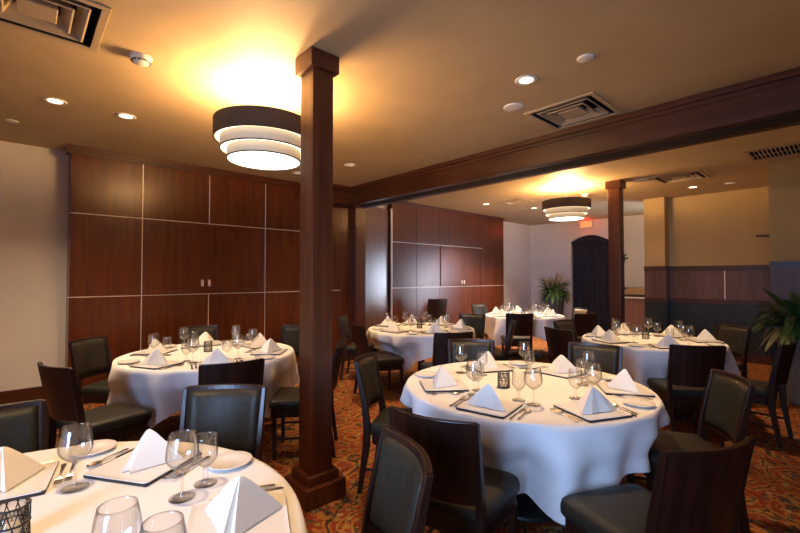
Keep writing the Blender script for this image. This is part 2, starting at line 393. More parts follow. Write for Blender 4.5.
downlight(7.313, 5.285, 'downlight left of the small far ceiling vent', True, 230, 110, (1, .80, .60))
downlight(8.537, 4.867, 'downlight between the far ceiling vent and second pendant', True, 280, 110, (1, .80, .60))
downlight(5.596, 1.808, 'downlight just past the beam above the right-hand table', True, 110)
downlight(8.546, 1.873, 'bright downlight in front of the ochre wall', True, 40)
downlight(8.629, 1.381, 'dim downlight nearest the ochre wall', False, 10)
downlight(.12, 1.75, 'downlight over the nearest table, above the frame', True, 85)
downlight(.9, -.3, 'downlight above the camera end of the room', True, 25)
disc('ceiling_speaker', 'large flat cream ceiling speaker next to the bright downlight', 'ceiling speaker', 3.303, 2.075, .095, .012, 'white_plastic')
disc('ceiling_sprinkler_cover', 'small round white sprinkler cover on the ceiling above the vent', 'sprinkler cover', 2.931, 1.261, .062, .012, 'white_plastic')
disc('ceiling_speaker', 'flat pale ceiling speaker between the rear column and vent', 'ceiling speaker', 7.296, 2.283, .12, .012, 'white_plastic')
disc('ceiling_sprinkler_cover', 'small white sprinkler cover at the far left of the ceiling', 'sprinkler cover', -.064, 5.62, .055, .010, 'white_plastic')
def smoke(x, y, label):
    r = thing('smoke_detector', label, 'smoke detector', (x, y, CEIL))
    MB().lathe([(.001, -.012), (.068, -.012), (.07, 0), (.001, 0)], 28).build('mounting_base', 'white_plastic', r, smooth=True)
    MB().lathe([(.001, -.055), (.03, -.054), (.046, -.046), (.058, -.030), (.062, -.012), (.001, -.012)], 28).build('sensor_dome', 'white_plastic', r, smooth=True)
    sl = MB()
    for k in range(12):
        aa = 2 * pi * k / 12
        sl.tube([(.057 * cos(aa), .057 * sin(aa), -.036), (.057 * cos(aa + .35), .057 * sin(aa + .35), -.036)], .005, 6)
    sl.build('vent_slots', 'slot', r)
smoke(.615, 3.363, 'white smoke detector on the ceiling left of the large pendant')
smoke(7.79, 3.39, 'white smoke detector on the ceiling behind the second pendant')
def duct(hx, hy, depth):
    return MB().box(-hx, -hx + .004, -hy, hy, 0, depth).box(hx - .004, hx, -hy, hy, 0, depth).box(-hx, hx, -hy, -hy + .004, 0, depth).box(-hx, hx, hy - .004, hy, 0, depth).box(-hx, hx, -hy, hy, depth - .004, depth)
def cassette(x, y, h, label):
    r = thing('ceiling_vent', label, 'air vent', (x, y, CEIL), 0, 'square ceiling air vents')
    o = h - .03
    duct(o, o, .16).build('duct', 'slot', r)
    fm = MB()
    for a, b, z in ((o - .012, h, -.010),):
        fm.box(-b, b, -b, -a, z, 0).box(-b, b, a, b, z, 0).box(-b, -a, -a, a, z, 0).box(a, b, -a, a, z, 0)
    fm.build('flange', 'vent', r, bevel=.003)
    for a1 in (o - .055, o - .125):
        a0 = a1 - .052
        rs = [[(-q, -q, z), (q, -q, z), (q, q, z), (-q, q, z)] for q, z in ((a1, -.006), (a0, .060), (a0 - .003, .058), (a1 - .010, -.010), (a1, -.006))]
        MB().rings(rs, cap=False).build('louvre', 'vent', r)
    q = o - .195
    MB().rings([[(-u, -u, z), (u, -u, z), (u, u, z), (-u, u, z)] for u, z in ((q * .6, .035), (q * .9, .03), (q, -.006), (q * .95, -.009))]).build('centre_plate', 'vent', r)
cassette(.06, 3.17, .315, 'large square ceiling vent with nested louvres in the upper left corner')
cassette(3.83, 1.775, .325, 'square ceiling vent beside the beam at upper right')
cassette(7.56, 1.82, .325, 'square ceiling vent between the rear column and ochre wall')
cassette(7.52, 4.70, .28, 'small looking ceiling vent far off left of the second pendant')
gr = thing('linear_grille', 'long dark slatted air grille in the ceiling at right edge', 'air vent', (6.89, .33, CEIL))
duct(.26, .55, .12).build('duct', 'slot', gr)
MB().box(-.31, -.26, -.6, .6, -.012, 0).box(.26, .31, -.6, .6, -.012, 0).box(-.26, .26, .55, .6, -.012, 0).box(-.26, .26, -.6, -.55, -.012, 0).build('frame', 'vent', gr, bevel=.003)
sl = MB()
for k in range(28):
    yy = -.54 + k * .04; sl.add([(-.26, yy, -.010), (.26, yy, -.010), (.26, yy + .012, -.004), (-.26, yy + .012, -.004), (-.26, yy, -.007), (.26, yy, -.007), (.26, yy + .012, -.001), (-.26, yy + .012, -.001)], [(0, 1, 2, 3), (7, 6, 5, 4), (0, 4, 5, 1), (1, 5, 6, 2), (2, 6, 7, 3), (3, 7, 4, 0)])
sl.box(-.006, .006, -.54, .54, -.011, -.006)
sl.build('slats', 'vent', gr)

# pendant drum lamps
def shade(mb, r, z0, z1):
    n = 56; rs = []
    for (q, z) in ((r, z0), (r, z1), (r - .006, z1), (r - .006, z0), (r, z0)):
        rs.append([(q * cos(2 * pi * j / n), q * sin(2 * pi * j / n), z) for j in range(n)])
    return mb.rings(rs, cap=False)
def pendant(x, y, label, dz=0, power=50):
    r = thing('pendant_lamp', label, 'pendant lamp', (x, y, CEIL), 0, 'tiered drum pendant lamps')
    MB().lathe([(.001, -.03), (.055, -.028), (.062, -.012), (.062, 0), (.001, 0)], 24).build('ceiling_canopy', 'white_plastic', r, smooth=True)
    MB().tube([(0, 0, -.03), (0, 0, -.56 + dz)], .006, 8).build('stem', 'steel', r, smooth=True)
    o = shade(MB(), .393, -.43 + dz, -.280 + dz).build('outer_drum', 'shade_dark', r, smooth=False)
    shade(MB(), .385, -.428 + dz, -.282 + dz).build('drum_lining', 'shade_lit', o)
    for (rr, a, b) in ((.343, -.513, -.40), (.290, -.588, -.495)):
        t = shade(MB(), rr, a + dz, b + dz).build('inner_tier', 'shade_lit', r)
        shade(MB(), rr + .003, a + dz, a + .008 + dz).build('rim_band', 'shade_dark', t)
    nn = MB()
    for (ra, rb, z) in ((.344, .385, -.418), (.291, .337, -.503)):
        nn.lathe([(ra, z + dz), (rb, z + dz), (rb, z + .004 + dz), (ra, z + .004 + dz), (ra, z + dz)], 56)
    nn.build('step_diffuser', 'shade_rim', r)
    MB().lathe([(.001, -.586 + dz), (.283, -.586 + dz), (.283, -.580 + dz), (.001, -.580 + dz)], 56).build('bottom_diffuser', 'diffuser', r)
    for k in range(4):
        aa = k * pi / 2 + .4
        l = bpy.data.lights.new('pendant_bulb', 'POINT'); l.energy = power; l.color = (1, .57, .235); l.shadow_soft_size = .04
        lo = bpy.data.objects.new('pendant_bulb', l); COL.objects.link(lo); lo.location = (x + .16 * cos(aa), y + .16 * sin(aa), CEIL + dz - .262)
pendant(1.491, 3.289, 'large tiered drum pendant lamp beside the near column', 0, 45)
pendant(6.935, 3.348, 'farther tiered drum pendant lamp near the rear column', .035, 48)

# exit sign on far wall
ex = thing('exit_sign', 'small glowing red EXIT sign above the curtained arch', 'exit sign', (11.4, 4.94, 2.92))
MB().box(-.05, 0, -.17, .17, -.09, .09).build('housing', 'white_plastic', ex, bevel=.006)
MB().box(-.056, -.05, -.15, .15, -.072, .072).build('face', 'exit', ex)
fc = bpy.data.curves.new('letters', 'FONT'); fc.body = 'EXIT'; fc.size = .15; fc.align_x = 'CENTER'; fc.align_y = 'CENTER'; fc.extrude = .002
tmp = bpy.data.objects.new('tmp', fc); COL.objects.link(tmp)
dg = bpy.context.evaluated_depsgraph_get(); me = bpy.data.meshes.new_from_object(tmp.evaluated_get(dg)); bpy.data.objects.remove(tmp)
me.materials.clear(); me.materials.append(M['exit_text'])
lt = bpy.data.objects.new('letters', me); COL.objects.link(lt); lt.parent = ex; lt.location = (-.058, 0, 0); lt.rotation_euler = (R(90), 0, R(-90))
el = bpy.data.lights.new('exit_glow', 'POINT'); el.energy = 2.2; el.color = (1, .03, .02); el.shadow_soft_size = .06
eo = bpy.data.objects.new('exit_glow', el); COL.objects.link(eo); eo.location = (11.25, 4.90, 2.95)

# curtain
cu = thing('curtain', 'midnight blue floor-length curtain filling the arched opening', 'curtain', (11.5, 4.875, 0))
def curt(z, y):
    return sin(y * 62) * .022 + sin(y * 23 + 1) * .018
g = []
for i in range(7):
    row = []
    for j in range(81):
        yy = -.50 + 1.0 * j / 80; top = 2.455 + .16 * sin(pi * j / 80); z = .02 + (top - .02) * i / 6
        row.append((curt(z, yy) * (1.15 - .3 * i / 6), yy, z))
    g.append(row)
MB().sheet(g).build('drape', 'curtain', cu, smooth=True, solid=.006)
MB().sheet([[(-.05 + .01 * sin(j * 1.7), -.5 + j / 40, 2.36 + .10 * sin(pi * j / 40) + q * (.09 + .055 * sin(pi * j / 40))) for j in range(41)] for q in (0, .5, 1)]).build('pelmet', 'curtain', cu, smooth=True, solid=.008)

# low cabinet at the far end, wall bracket
hs = thing('service_cabinet', 'plum wooden service cabinet with tan top behind the rear column', 'cabinet', (10.75, 3.0, 0))
MB().box(-.3, .6, -.13, .75, .06, 1.0).build('body', 'mauve_wood', hs, bevel=.005)
for a, b in ((-.12, .27), (.29, .74)): MB().box(-.315, -.3, a, b, .1, .97).build('door', 'mauve_wood', hs, bevel=.004)
MB().box(-.3, .6, -.13, .75, 0, .06).build('plinth', 'black', hs)
MB().box(-.33, .62, -.15, .77, 1.0, 1.03).build('white_edge', 'white_plastic', hs)
MB().box(-.30, .60, -.13, .75, 1.03, 1.09).build('rail', 'chair_wood', hs)
MB().box(-.32, .61, -.14, .76, 1.09, 1.24).build('top', 'tan_top', hs, bevel=.004)
br = thing('wall_bracket', 'thin brown bracket high on the ochre wall by the pier', 'bracket', (9.445, 1.08, 2.2))
MB().box(-.02, 0, -.09, .09, -.018, .018).build('back_plate', 'wood_x', br, bevel=.004)
MB().tube([(-.02, -.02, 0), (-.08, -.02, .0)], .012).build('arm', 'wood_x', br, smooth=True)

# ------------------------------------------------------------------ chairs
def make_chair(leather='leather'):
    r = thing('dining_chair', 'x', 'chair')
    def outline(s, n=9):
        pts = []
        hw0, hw1, y0, y1, rd = .205, .235, -.215, .245, .06
        cs = [(hw1 - rd, y1 - rd, 0), (-(hw1 - rd), y1 - rd, 90), (-(hw0 - .03), y0 + .03, 180), (hw0 - .03, y0 + .03, 270)]
        for i, (cx, cy, a0) in enumerate(cs):
            q = rd if i < 2 else .03
            for k in range(6):
                a = R(a0 + 90 * k / 5); pts.append((cx + q * cos(a), cy + q * sin(a)))
        return [(x * s, .015 + (y - .015) * s) for x, y in pts]
    m = MB(); rs = []
    for s, z in ((.97, .415), (1.0, .425), (1.005, .455), (.985, .475), (.93, .487), (.75, .494), (.4, .496), (.02, .496)):
        rs.append([(x, y, z) for x, y in outline(s)])
    m.rings(rs).build('seat', leather, r, smooth=True)
    m = MB(); m.rings([[(x, y, z) for x, y in outline(s)] for s, z in ((.93, .345), (.94, .415))]).build('seat_frame', 'chair_wood', r)
    for sx in (-1, 1):
        MB().post([(sx * .195, .195, 0, .013, .013), (sx * .198, .2, .36, .02, .02)]).build('leg', 'chair_wood', r, bevel=.003)
        MB().post([(sx * .185, -.285, 0, .014, .015), (sx * .196, -.232, .33, .016, .024), (sx * .197, -.228, .48, .016, .024), (sx * .20, -.245, .62, .014, .02), (sx * .208, -.305, .90, .011, .013)]).build('rear_post', 'chair_wood', r, bevel=.003)
        MB().tube([(sx * .188, -.262, .17), (sx * .194, .195, .17)], .010, 6).build('stretcher', 'chair_wood', r)
    MB().tube([(-.19, -.02, .17), (.19, -.02, .17)], .010, 6).build('stretcher', 'chair_wood', r)
    def yb(z):
        return -.23 - .075 * max(0, (z - .50) / .40) ** 1.15
    def back(u, z, off):
        hw = .196 + .012 * (z - .5) / .4
        return (u * hw, yb(z) - .05 * (1 - u * u) + off, z)
    def shell(name, m, u0, z0, z1, d0, d1, nu, zs, edge=0, parent=r, bev=.004, curve_top=0):
        f, bk = [], []
        for i in range(zs + 1):
            z = z0 + (z1 - z0) * i / zs; fr, br_ = [], []
            for j in range(nu + 1):
                u = -u0 + 2 * u0 * j / nu
                e = edge * (1 if (i in (0, zs) or j in (0, nu)) else 0)
                fr.append(back(u, z, d1 - e)); br_.append(back(u, z, d0))
            f.append(fr); bk.append(br_)
        M_ = MB(); n = nu + 1; vs = [p for q in f for p in q] + [p for q in bk for p in q]; off = n * (zs + 1); fs = []
        for i in range(zs):
            for j in range(nu):
                a = i * n + j; fs.append((a, a + 1, a + n + 1, a + n)); fs.append((off + a, off + a + n, off + a + n + 1, off + a + 1))
        for j in range(nu):
            fs.append((j, off + j, off + j + 1, j + 1)); a = zs * n + j; fs.append((a, a + 1, off + a + 1, off + a))
        for i in range(zs):
            a = i * n; fs.append((a, a + n, off + a + n, off + a)); a = i * n + nu; fs.append((a, off + a, off + a + n, a + n))
        M_.add(vs, fs); return M_.build(name, m, parent, smooth=True if edge else False, bevel=bev)
    shell('back_panel', 'chair_wood', 1.0, .535, .905, -.012, .012, 12, 6)
    shell('back_cushion', leather, .90, .56, .882, .010, .034, 14, 10, edge=.018, bev=0)
    return r
CH = []   # (x, y, facing angle) of every chair, for the cloths
proto = make_chair()
proto_tan = make_chair('leather_tan')
BACK = .30
def chair(mx, my, fx, fy, label, group, p=None, scale=None):
    n = hypot(fx, fy); fx /= n; fy /= n
    x, y = mx + fx * BACK, my + fy * BACK
    CH.append((x, y, fx, fy))
    copy_tree(p or proto, (x, y, 0), atan2(fy, fx) - pi / 2, label, group, scale)
G1, G2, G3, G4, G5, G6 = ('chairs around the nearest table', 'chairs around the table by the cabinet wall', 'chairs around the big central table',
     'chairs around the middle table', 'chairs around the farthest table', 'chairs around the right-hand table')
chair(-.10, 2.63, .22, -.97, 'dark leather chair at the far left behind the nearest table, cut by the frame', G1)
chair(.84, 2.32, -.64, -.77, 'charcoal leather chair facing us behind the nearest table, left of the near column', G1)
chair(1.0, 1.08, -.93, .37, 'dark leather chair at right of the nearest table, cut by the bottom edge', G1)
chair(1.92, 2.47, .56, -.83, 'dark chair at the left rear of the big central table, beside the column', G3)
chair(1.34, 1.26, .97, .26, 'dark wood chair seen from behind at the front left of the big central table', G3)
chair(1.84, .37, .42, .91, 'dark chair with back to us in the lower right corner of the picture', G3)
chair(3.15, .52, -.57, .82, 'olive leather chair at the right of the big central table, turned towards us', G3)
chair(3.17, 2.47, -.70, -.71, 'olive leather chair behind the big central table, at its rear left', G3)
chair(3.76, 1.57, -.97, -.24, 'olive leather chair behind the big central table, at its rear right', G3)
chair(3.46, 2.93, .50, .866, 'dark chair with its back to us in front of the middle table', G4)
chair(3.14, 4.20, .95, -.32, 'dark chair seen from behind at the left end of the middle table', G4)
chair(3.62, 5.22, .64, -.77, 'dark leather chair by the panelled wall at left rear of the middle table', G4)
chair(5.32, 4.12, -.96, -.29, 'olive leather chair facing left at the right end of the middle table', G4)
chair(4.83, 3.1, -.54, .84, 'dark chair seen edge-on at front right of the middle table', G4)
chair(6.30, 5.75, .3, .95, 'tall reddish wooden chair facing the panelled wall behind the middle table', G4, None, (1, 1, 1.16))
chair(7.40, 5.55, -.1, -1, 'bluish grey leather chair behind the farthest table by the panelled wall', G5)
chair(6.03, 3.71, .74, .67, 'dark chair with its back to us in front of the farthest table', G5)
chair(7.80, 3.50, -.85, .5, 'tan leather chair at the right of the farthest table, before the curtain', G5, proto_tan)
chair(6.78, 2.97, .41, .91, 'dark chair tilted in profile between the farthest table and the rear column', G5)
chair(5.52, 2.71, -.15, -.98, 'dark framed leather chair behind the right-hand table, next to the rear column', G6)
chair(4.60, 2.33, .93, -.36, 'dark chair seen from behind at the left end of the right-hand table', G6)
chair(4.39, .95, .81, .59, 'dark chair with its back to us in front of the right-hand table', G6)
chair(6.42, 1.02, -.81, .59, 'dim olive leather chair behind the right-hand table before the wainscot', G6)
chair(5.13, .44, .10, .99, 'dark chair in profile at the far right beside the tall planter', G6)
chair(.20, 3.67, .94, .34, 'dark chair with curved back seen from behind at left of the cabinet-wall table', G2)
chair(.52, 5.02, .69, -.72, 'grey leather chair against the panelled wall at left of the cabinet-wall table', G2)
chair(2.52, 4.62, -.92, -.39, 'bluish leather chair at right rear of the cabinet-wall table, half behind the column', G2)
chair(1.13, 2.98, .17, .98, 'dark wood chair with its back to us in front of the cabinet-wall table', G2)
chair(1.62, 5.35, -.1, -1, 'blue-grey leather chair directly behind the cabinet-wall table', G2)
chair(2.09, 3.10, -.80, .60, 'dark chair mostly hidden behind the near column at right of the cabinet-wall table', G2)

# ------------------------------------------------------------------ tables, cloths and settings
TZ = .76
def cloth_mesh(cx, cy, Rr, S, rot, seed, cap):
    rnd = random.Random(seed); ph = [rnd.uniform(0, 6.28) for _ in range(6)]
    n = 192; nd = 16; rows = []
    ring_r = [0.0, Rr * .35, Rr * .7, Rr * .93, Rr * .985]
    for rr in ring_r:
        rows.append([(rr * cos(2 * pi * j / n), rr * sin(2 * pi * j / n), TZ + .004) for j in range(n)])
    for i in range(nd + 1):
        row = []
        for j in range(n):
            a = 2 * pi * j / n; q = a - rot + pi / 4
            drop = S / 2 / max(abs(cos(q)), abs(sin(q))) - Rr
            drop = (drop ** -8 + cap ** -8) ** (-1 / 8)
            corner = (drop - (S / 2 - Rr)) / (S / 2 * 1.4142 - S / 2)
            t = i / nd; d = drop * t
            amp = .10 * min(1, d / .30)
            wv = amp * (.45 * sin(11 * a + ph[0]) + .42 * sin(17 * a + ph[1]) + .30 * sin(7 * a + ph[2]))
            fold = .10 * max(0, cos(4 * q + pi)) ** 3 * min(1, d / .35) * sin((q % (pi / 2) - pi / 4) * 14)
            ro = Rr + .010 * (1 - math.exp(-d / .012)) + .04 * d + wv + fold * .35
            z = TZ + .004 - max(0, d - .004) - (.006 if d > .01 else 0)
            z = max(z, .03)
            row.append([ro, a, z])
        push = [0.0] * n
        for j, (ro, a, z) in enumerate(row):
            if z > .63: continue
            def hit(q):
                for (hx, hy, fx, fy) in CH:
                    px, py = cx + q * cos(a) - hx, cy + q * sin(a) - hy
                    lx, ly = px * fy - py * fx, px * fx + py * fy
                    if abs(lx) < .255 and -.35 < ly < .272: return True
                return False
            q = ro
            while q > .35 and hit(q): q -= .01
            push[j] = (ro - q) * min(1, (.63 - z) / .12)
        mxp = [max(push[(j + k) % n] for k in range(-5, 6)) for j in range(n)]
        sm = [sum(mxp[(j + k) % n] for k in range(-6, 7)) / 13 for j in range(n)]
        rows.append([((ro - max(sm[j], push[j])) * cos(a), (ro - max(sm[j], push[j])) * sin(a), z) for j, (ro, a, z) in enumerate(row)])
    return rows
def table(cx, cy, Rr, S, rot, seed, cap, tl, cl):
    t = thing('round_table', tl, 'table', (cx, cy, 0), 0, 'round dining tables')
    MB().lathe([(.001, TZ - .03), (Rr - .012, TZ - .03), (Rr - .006, TZ - .02), (Rr - .006, TZ - .008), (Rr - .012, TZ), (.001, TZ)], 48).build('tabletop', 'chair_wood', t)
    MB().lathe([(.30, .0), (.30, .03), (.08, .06), (.05, .12), (.05, .62), (.16, TZ - .03), (.001, TZ - .03)], 24).build('pedestal', 'black', t, smooth=True)
    rows = cloth_mesh(cx, cy, Rr, S, rot, seed, cap)
    m = MB(); n = len(rows[0]); vs = [p for r in rows for p in r]; fs = []
    for i in range(len(rows) - 1):
        for j in range(n):
            k = (j + 1) % n; fs.append((i * n + j, i * n + k, (i + 1) * n + k, (i + 1) * n + j))
    m.add(vs, fs)
    c = m.build('tablecloth', 'cloth', None, smooth=True, loc=(cx, cy, 0)); c.data.validate()
    tag(c, cl, 'tablecloth', 'white tablecloths')
PL = {1: 'on the nearest table', 2: 'on the cabinet-wall table', 3: 'on the big central table', 4: 'on the middle table', 5: 'on the farthest table', 6: 'on the right-hand table'}
TB = {1: (-.12, 1.515, .855, 2.1, 30, 11, .45), 2: (1.38, 4.21, .775, 2.12, 25, 12, .50), 3: (2.568, 1.553, .80, 2.18, 36, 13, .47),
      4: (4.262, 4.21, .745, 1.98, 19, 14, .58), 5: (7.194, 4.33, .72, 2.05, 81, 15, .52), 6: (5.442, 1.637, .72, 2.1, 7, 16, .52)}
TL = {1: 'round table in the lower left corner, nearest the camera, under white cloth', 2: 'round table in front of the left wall cabinet under a white cloth',
      3: 'big round table right of the near column under a white cloth', 4: 'round table beyond the column, before the farther panelled wall',
      5: 'farthest round table near the curtain and potted plant', 6: 'round table at right before the dark wainscot under white cloth'}
for k in TB:
    cx, cy, Rr, S, rot, sd, cap = TB[k]
    table(cx, cy, Rr, S, R(rot), sd, cap, TL[k], 'square white tablecloth draped over the ' + TL[k].split(' under')[0].replace(', nearest the camera', ''))

# tableware prototypes
def glass_proto(name, prof_bowl, prof_stem, prof_foot):
    r = thing(name, 'x', 'glass')
    MB().lathe(prof_bowl, 28).build('bowl', 'glass', r, smooth=True)
    MB().lathe(prof_stem, 14).build('stem', 'glass', r, smooth=True)
    MB().lathe(prof_foot, 28).build('foot', 'glass', r, smooth=True)
    return r
def bowl(h0, h1, rm, rr, n=14):   # closed double wall from stem top h0 to rim h1, belly rm, rim rr
    pts = []
    for i in range(n + 1):
        t = i / n
        if t < .42: r_ = rm * sin(pi / 2 * min(1, (t / .42)) ) ** .75 if t > 0 else .006
        else: r_ = rm + (rr - rm) * ((t - .42) / .58) ** 1.6
        pts.append((max(r_, .006), h0 + (h1 - h0) * t))
    inner = [(max(r_ - .0018, .001), z + (.003 if i < 3 else 0)) for i, (r_, z) in enumerate(pts)]
    return pts + inner[::-1]
wine = glass_proto('wine_glass', bowl(.085, .213, .051, .040), [(.010, .004), (.0045, .014), (.004, .05), (.0045, .08), (.010, .092)], [(.001, .0), (.040, 0), (.041, .002), (.030, .004), (.010, .006), (.001, .007)])
gob = glass_proto('water_goblet', bowl(.055, .172, .040, .037), [(.014, .004), (.008, .014), (.010, .028), (.007, .042), (.012, .058)], [(.001, .0), (.038, 0), (.039, .003), (.028, .006), (.012, .008), (.001, .009)])
def napkin_mesh():
    base = [(-.118, .055), (-.072, -.012), (-.016, -.098), (0, -.070), (.016, -.098), (.072, -.012), (.118, .055), (.062, .068), (0, .058), (-.062, .068)]
    rs = []
    for s, z in ((1.0, 0), (.99, .005), (.80, .031), (.60, .058), (.40, .083), (.22, .105), (.10, .117), (.03, .121)):
        rs.append([(x * s, y * s + .012 * (1 - s), z) for x, y in base])
    return MB().rings(rs)
nap = napkin_mesh().build('folded_napkin', 'napkin', bevel=.002)
def plate_sq():
    h = .14; rs = []
    def sq(a, z, c=.012):
        return [(-a + c, -a, z), (a - c, -a, z), (a, -a + c, z), (a, a - c, z), (a - c, a, z), (-a + c, a, z), (-a, a - c, z), (-a, -a + c, z)]
    for a, z in ((.10, .0112), (h, .0112), (h + .001, .0155), (.126, .0130), (.02, .0130)): rs.append(sq(a, z, .012 if a > .05 else .004))
    return MB().rings(rs)
plate = thing('square_plate', 'x', 'plate')
plate_sq().build('top', 'porcelain', plate, bevel=.0015)
MB().rings([[(-a, -a, z), (a, -a, z), (a, a, z), (-a, a, z)] for a, z in ((.138, 0), (.1395, .003), (.1395, .0105), (.10, .0115))]).build('base', 'black', plate, bevel=.001)['label'] = 'dark sides and painted-in shadow under the plate'  # black slab gives both the dark plate sides and the shade beneath the rim

bread = MB().lathe([(.001, 0), (.05, 0), (.083, .013), (.085, .016), (.083, .017), (.056, .006), (.001, .005)], 36).build('bread_plate', 'porcelain', smooth=True)
def fork_mesh():
    m = MB(); prof = [(-.105, .0045, .004), (-.095, .009, .004), (-.06, .006, .005), (.0, .0038, .008), (.03, .005, .006), (.045, .011, .003), (.055, .012, .003)]
    m.rings([[(-w_, y, z), (w_, y, z), (w_, y, z + .0022), (-w_, y, z + .0022)] for y, w_, z in prof])
    for k in (-1, -.33, .33, 1):
        m.rings([[(k * .0095 - .0018, y, z), (k * .0095 + .0018, y, z), (k * .0095 + .0018, y, z + .002), (k * .0095 - .0018, y, z + .002)] for y, z in ((.055, .003), (.08, .005), (.10, .010))])
    return m
fork = fork_mesh().build('fork', 'steel')
knife = MB().rings([[(-w_, y, 0), (w_, y, 0), (w_ * .8, y, t_), (-w_ * .8, y, t_)] for y, w_, t_ in ((-.12, .006, .006), (-.11, .008, .008), (-.01, .006, .008), (.0, .005, .004), (.03, .009, .003), (.09, .010, .0025), (.115, .006, .002), (.122, .002, .0015))]).build('knife', 'steel')
def spoon_mesh():
    m = MB(); m.rings([[(-w_, y, z), (w_, y, z), (w_, y, z + .0022), (-w_, y, z + .0022)] for y, w_, z in ((-.095, .004, .003), (-.088, .008, .003), (-.05, .005, .005), (.0, .0035, .008), (.035, .005, .004))])
    n = 14; rs = []
    for s, z in ((.05, .0), (.6, .001), (.9, .004), (1, .008), (.92, .008), (.6, .004), (.05, .003)):
        rs.append([(.019 * s * cos(2 * pi * j / n), .060 + .029 * s * sin(2 * pi * j / n), z) for j in range(n)])
    m.rings(rs); return m
spoon = spoon_mesh().build('spoon', 'steel', smooth=False)
for o, c in ((nap, 'napkin'), (bread, 'plate'), (fork, 'fork'), (knife, 'knife'), (spoon, 'spoon')): tag(o, 'x', c)
vot = thing('candle_holder', 'x', 'candle holder')
MB().lathe([(.001, .002), (.034, .002), (.036, .006), (.036, .095), (.034, .095), (.034, .008), (.001, .006)], 24).build('glass_cup', 'glass', vot, smooth=True)
lat = MB()
for k in range(10):
    for s in (-1, 1):
        lat.tube([(.0385 * cos(2 * pi * (k + s * q * .33) / 10 + q * s * .5), .0385 * sin(2 * pi * (k + s * q * .33) / 10 + q * s * .5), .003 + .095 * q) for q in (0, .2, .4, .6, .8, 1)], .0017, 5)
for z in (.003, .05, .098):
    lat.tube([(.0385 * cos(2 * pi * k / 24), .0385 * sin(2 * pi * k / 24), z) for k in range(25)], .003, 5, cap=False)
lat.build('lattice', 'black', vot)
MB().lathe([(.001, .008), (.022, .008), (.022, .045), (.001, .046)], 16).build('candle', 'candle', vot, smooth=True)

TOP = TZ + .0045
GR = {}
def fixed(p, x, y, r, label, group):
    OCC.append((x, y, r)); return copy_tree(p, (x, y, TOP), 0, label, group)
def place(p, x, y, rz, label, group, z=TOP):
    return copy_tree(p, (x, y, z), rz, label, group)
OCC = []
def occ_line(x, y, rz, h, r):
    for q in (-1, -.5, 0, .5, 1): OCC.append((x - sin(rz) * h * q, y + cos(rz) * h * q, r))
def free(x, y, r): return all(hypot(x - a, y - b) > r + c + .004 for a, b, c in OCC)
def nearest_free(x, y, r, k, lim):
    cx, cy = TB[k][0], TB[k][1]
    for st in range(0, 24):
        for q in range(16 if st else 1):
            xx, yy = x + st * .012 * cos(q * pi / 8 + st), y + st * .012 * sin(q * pi / 8 + st)
            if hypot(xx - cx, yy - cy) <= lim and free(xx, yy, r):
                OCC.append((xx, yy, r)); return xx, yy
    return None
LATER = []
def setting(k, ang, pos, rp, rr=.60, skip=(), glasses=((.43, .19), (.40, .10))):
    cx, cy = TB[k][0], TB[k][1]; a = R(ang); o = Vector((cos(a), sin(a))); rt = Vector((-o.y, o.x))   # rt = the diner's right-hand side
    rz = a + pi / 2           # local +y points to the table centre
    w_ = PL[k]
    def P(r_, t_): return (cx + o.x * r_ + rt.x * t_, cy + o.y * r_ + rt.y * t_)
    j = lambda s=.01: random.uniform(-s, s)
    tag_ = '%s place %s' % (pos, w_)
    x, y = P(rr, 0); z_ = rz + j(.05)
    place(plate, x, y, z_, 'square white plate at the ' + tag_, 'square plates ' + w_)
    for u in (-.09, 0, .09):
        for v in (-.09, 0, .09): OCC.append((x + u * cos(z_) - v * sin(z_), y + u * sin(z_) + v * cos(z_), .062))
    place(nap, x, y, a - pi / 2 + rp + j(.1), 'white pyramid-folded napkin at the ' + tag_, 'folded napkins ' + w_, TOP + .0158)
    for p, r_, t_, h, lb, gr in ((fork, .0, -.162, .10, 'steel fork beside the plate at the ', 'forks '), (fork, .01, -.192, .10, 'outer steel fork at the ', 'forks '),
                       (knife, .02, .165, .12, 'steel table knife at the ', 'knives '), (spoon, .02, .198, .09, 'steel spoon beside the knife at the ', 'spoons ')):
        x, y = P(rr + r_, t_); z_ = rz + j(.03)
        place(p, x, y, z_, lb + tag_, gr + w_); occ_line(x, y, z_, h, .016)
    if 'bread' not in skip: LATER.append((k, P(*((rr + .17, -.28) if k == 1 else (rr + .06, -.315))), .088, bread, 'round white bread plate at the ' + tag_, 'bread plates ' + w_))
    if 'glass' not in skip:
        (r1, t1), (r2, t2) = glasses
        LATER.append((k, P(r1, t1), .052, wine, 'stemmed wine glass at the ' + tag_, 'wine glasses ' + w_))
        LATER.append((k, P(r2, t2), .042, gob, 'short-stemmed water goblet at the ' + tag_, 'water goblets ' + w_))
# nearest table
setting(1, 80, 'left rear', .2, .52, ('glass', 'bread'))
fixed(bread, .247, 2.187, .088, 'round white bread plate at the left rear place ' + PL[1], 'bread plates ' + PL[1])
setting(1, 36, 'right rear', .0, .62, ('glass',))
setting(1, 337, 'front right', 1.25, .67, ('glass',))
w_ = PL[1]
fixed(wine, .16, 1.852, .052, 'large balloon wine glass standing alone at left ' + w_, 'wine glasses ' + w_)
fixed(wine, .416, 1.529, .052, 'tall wine glass left of the water goblet ' + w_, 'wine glasses ' + w_)
fixed(gob, .505, 1.575, .042, 'water goblet in front of the plate at right ' + w_, 'water goblets ' + w_)
fixed(wine, .178, 1.152, .052, 'wine glass cut by the bottom edge, left of two, ' + w_, 'wine glasses ' + w_)
fixed(wine, .238, 1.012, .052, 'wine glass cut by the bottom edge, right of two, ' + w_, 'wine glasses ' + w_)
fixed(vot, .0, 1.60, .042, 'black lattice candle holder at the bottom left corner ' + w_, 'candle holders')
